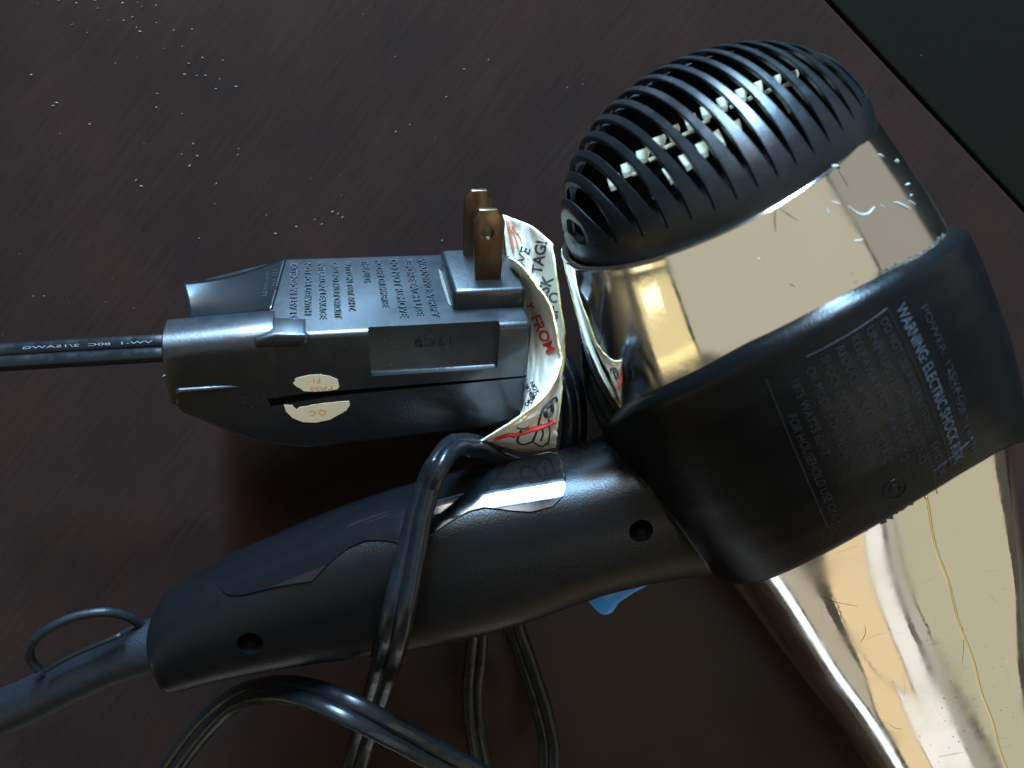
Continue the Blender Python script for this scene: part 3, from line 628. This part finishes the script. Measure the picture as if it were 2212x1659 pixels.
# raised marking on the cord, upside down as it lies
V, f = text2d('VW-1  80C  2/15AWG', 12.5, 0); tx = []
Pc = [at(*p) for p in [(-160, 782, 168), (-60, 777, 169), (90, 769, 170), (230, 762, 170.5), (340, 756, 171), (400, 753, 172)]]
cv = bvh(*tube(spline(Pc, 90), 1.62, sec=SEC, roll=np.radians(np.interp(np.linspace(0, 1, 90), [0, .33, .66, 1], [20, 20, 18, 16]))))
O = []
for x, y, _ in V:
    px = 330-x*1.9*1.25; py = 735-(px-340)*.048+4-y*.62+2; q = drop(cv, px, py, .10); O.append(q if q is not None else np.zeros(3))
O = np.array(O); f = [p for p in f if all(np.abs(O[i]).sum() > 0 for i in p)]
M['cord_mark'] = mat('raised_cord_mark', (.10, .11, .12), .35)
mk('raised_text', O, f, M['cord_mark'], c1, False)
def over(px, py, gap=2.4):                                             # depth just clear of the handle at this spot
    h = hbv.ray_cast(Vector((0, 0, 0)), Vector(ray(px, py)).normalized()); return -h[0].z-gap
run([(1130, 1010, 192), (1080, 992, 186), (1035, 968, 178), (985, 968, 167), (948, 1003, 160)] + [(x, y, min(over(x, y), 161)) for x, y in ((925, 1050), (905, 1110), (892, 1170), (878, 1235), (862, 1310))] + [(846, 1385, 166), (824, 1465, 182), (795, 1560, 198), (768, 1650, 210), (740, 1760, 215)],
    [-85, -82, -76, -70, -66, -60, -54, -46, -34, -22, -12, -10, -12, -14, -14], 150, 1.8, label='cord crossing over the handle')
run([(300, 1770, 222), (365, 1670, 216), (440, 1570, 206), (510, 1512, 198), (590, 1490, 186), (675, 1502, 180), (765, 1538, 177), (855, 1585, 180), (960, 1640, 188), (1070, 1696, 200), (1180, 1745, 215)],
    [30, 32, 40, 58, 70, 52, 26, 14, 10, 10, 10], 120, 1.85, label='cord arching at the lower edge')
run([(1030, 1240, 208), (1034, 1330, 214), (1028, 1420, 221), (1022, 1500, 226), (1030, 1590, 230), (1052, 1690, 232)], [40, 35, 20, 30, 40, 40], label='dark cord under the handle, left of a pair')
run([(1080, 1240, 206), (1106, 1335, 213), (1138, 1430, 220), (1170, 1530, 226), (1187, 1620, 230), (1180, 1720, 233)], [-40, -40, -30, -25, -20, -20], label='dark cord under the handle, right of a pair')
run([(1150, 735, 203), (1195, 770, 200), (1224, 820, 197), (1238, 875, 195), (1239, 935, 195), (1226, 995, 198), (1185, 1045, 203), (1110, 1085, 207)], [30, 35, 40, 45, 45, 40, 30, 20], 90, 1.9, label='coiled cord between tag and chrome shell')

# ------------------------------------------------------------------ dust
pts = [(510, 5), (660, 30), (820, 5), (845, 75), (1060, 30), (1190, 25), (1230, 60), (1350, 50), (625, 215), (755, 285), (940, 180), (1070, 180), (1145, 150), (1180, 240), (1210, 275), (1350, 200), (1505, 265), (1660, 255), (1425, 420), (1575, 405), (1000, 550), (270, 650), (1750, 500), (1630, 550), (1595, 645), (1700, 655), (1775, 655), (1925, 525), (1900, 685), (2040, 750), (1865, 770), (1360, 810), (1350, 930), (1575, 985), (490, 890), (460, 915), (775, 1075), (520, 1155), (1245, 1245), (1670, 1245), (1705, 1350), (1640, 1435), (1570, 1335), (2060, 1285), (2055, 1340), (1175, 1560), (1220, 1610), (1870, 1590)]
D = [(x*.25, y*.25, rnd.uniform(.7, 1.25)) for x, y in pts]
D = [(x, y, s_*.82) for x, y, s_ in D]
D += [(680, 475, .8), (695, 485, .9), (718, 458, 1.0), (730, 463, .9), (740, 470, 1.0), (640, 490, .9), (855, 285, .8), (885, 270, .9), (1055, 130, .8), (964, 210, .8), (1003, 150, .7), (595, 505, .9), (575, 465, .7), (955, 520, .8), (430, 515, .6), (210, 735, .7), (325, 760, .6), (95, 640, .6), (355, 812, 1.2), (1760, 150, .7), (1225, 190, .6)]
for i in range(45): D.append((rnd.uniform(0, 1300), rnd.uniform(0, 900)**1.0, rnd.uniform(.18, .45)))
for i in range(40): D.append((rnd.uniform(0, 2212), rnd.uniform(0, 1659), rnd.uniform(.12, .32)))
def flake(p, s, a, n):
    t1 = np.cross(n, [0.3, 1, .2]); t1 /= np.linalg.norm(t1); t2 = np.cross(n, t1); d1 = math.cos(a)*t1+math.sin(a)*t2; d2 = np.cross(n, d1)
    L, w = s*rnd.uniform(.35, .6), s*rnd.uniform(.14, .24)
    q = [p+d1*L, p+d2*w, p-d1*L*.9, p-d2*w, p+n*s*.22]
    return np.array(q), [(0, 1, 4), (1, 2, 4), (2, 3, 4), (3, 0, 4), (3, 2, 1, 0)]
dd = ed*.75-en*.3
fk = []
for px, py, s in D:
    p = on_table(px, py, -.02)
    if (p-e0) @ en < 1: continue
    a = math.radians(rnd.gauss(40, 25)); fk.append(flake(p+N*.05, s, a, N))
for px, py, s in [(2100, 250, .5), (1990, 120, .4), (2150, 465, .5), (2165, 380, .4), (2050, 60, .35), (2185, 300, .4)]:
    fk.append(flake(on_table(px, py, 0)*1.0105, s, rnd.uniform(0, 3), N))
mk('dust_specks', *join(fk), M['dust'], None, False, label='pale dust specks scattered over the dark table top', kind='stuff')
# crumbs and dust that cling to the plug
fk = []
for i in range(60):
    l, u = rnd.uniform(-50, 25), rnd.uniform(-20, 4); fk.append(flake(pl(l, u, -.03 if not (-11 < l < 19 and u > -6) else 1.68), rnd.uniform(.12, .38), rnd.uniform(0, 3), -PB[2]))
for i in range(45):
    l, w = rnd.uniform(-28, 6), rnd.uniform(2, 34); fk.append(flake(pl(l, UT+.02, w), rnd.uniform(.1, .4), rnd.uniform(0, 3), PB[1]))
mk('dust_specks', *join(fk), M['dust'], plug, False, kind='stuff')
# a loose pale hair and two faint scratches on the table
hair = [on_table(x*.25, y*.25, -.15) for x, y in [(430, 915), (470, 905), (560, 930), (640, 942), (735, 950)]]
mk('loose_fibre', *tube(spline(hair, 24), .10, 6), M['dust'], None, label='short pale fibre lying on the upper left of the table', cat='fibre')
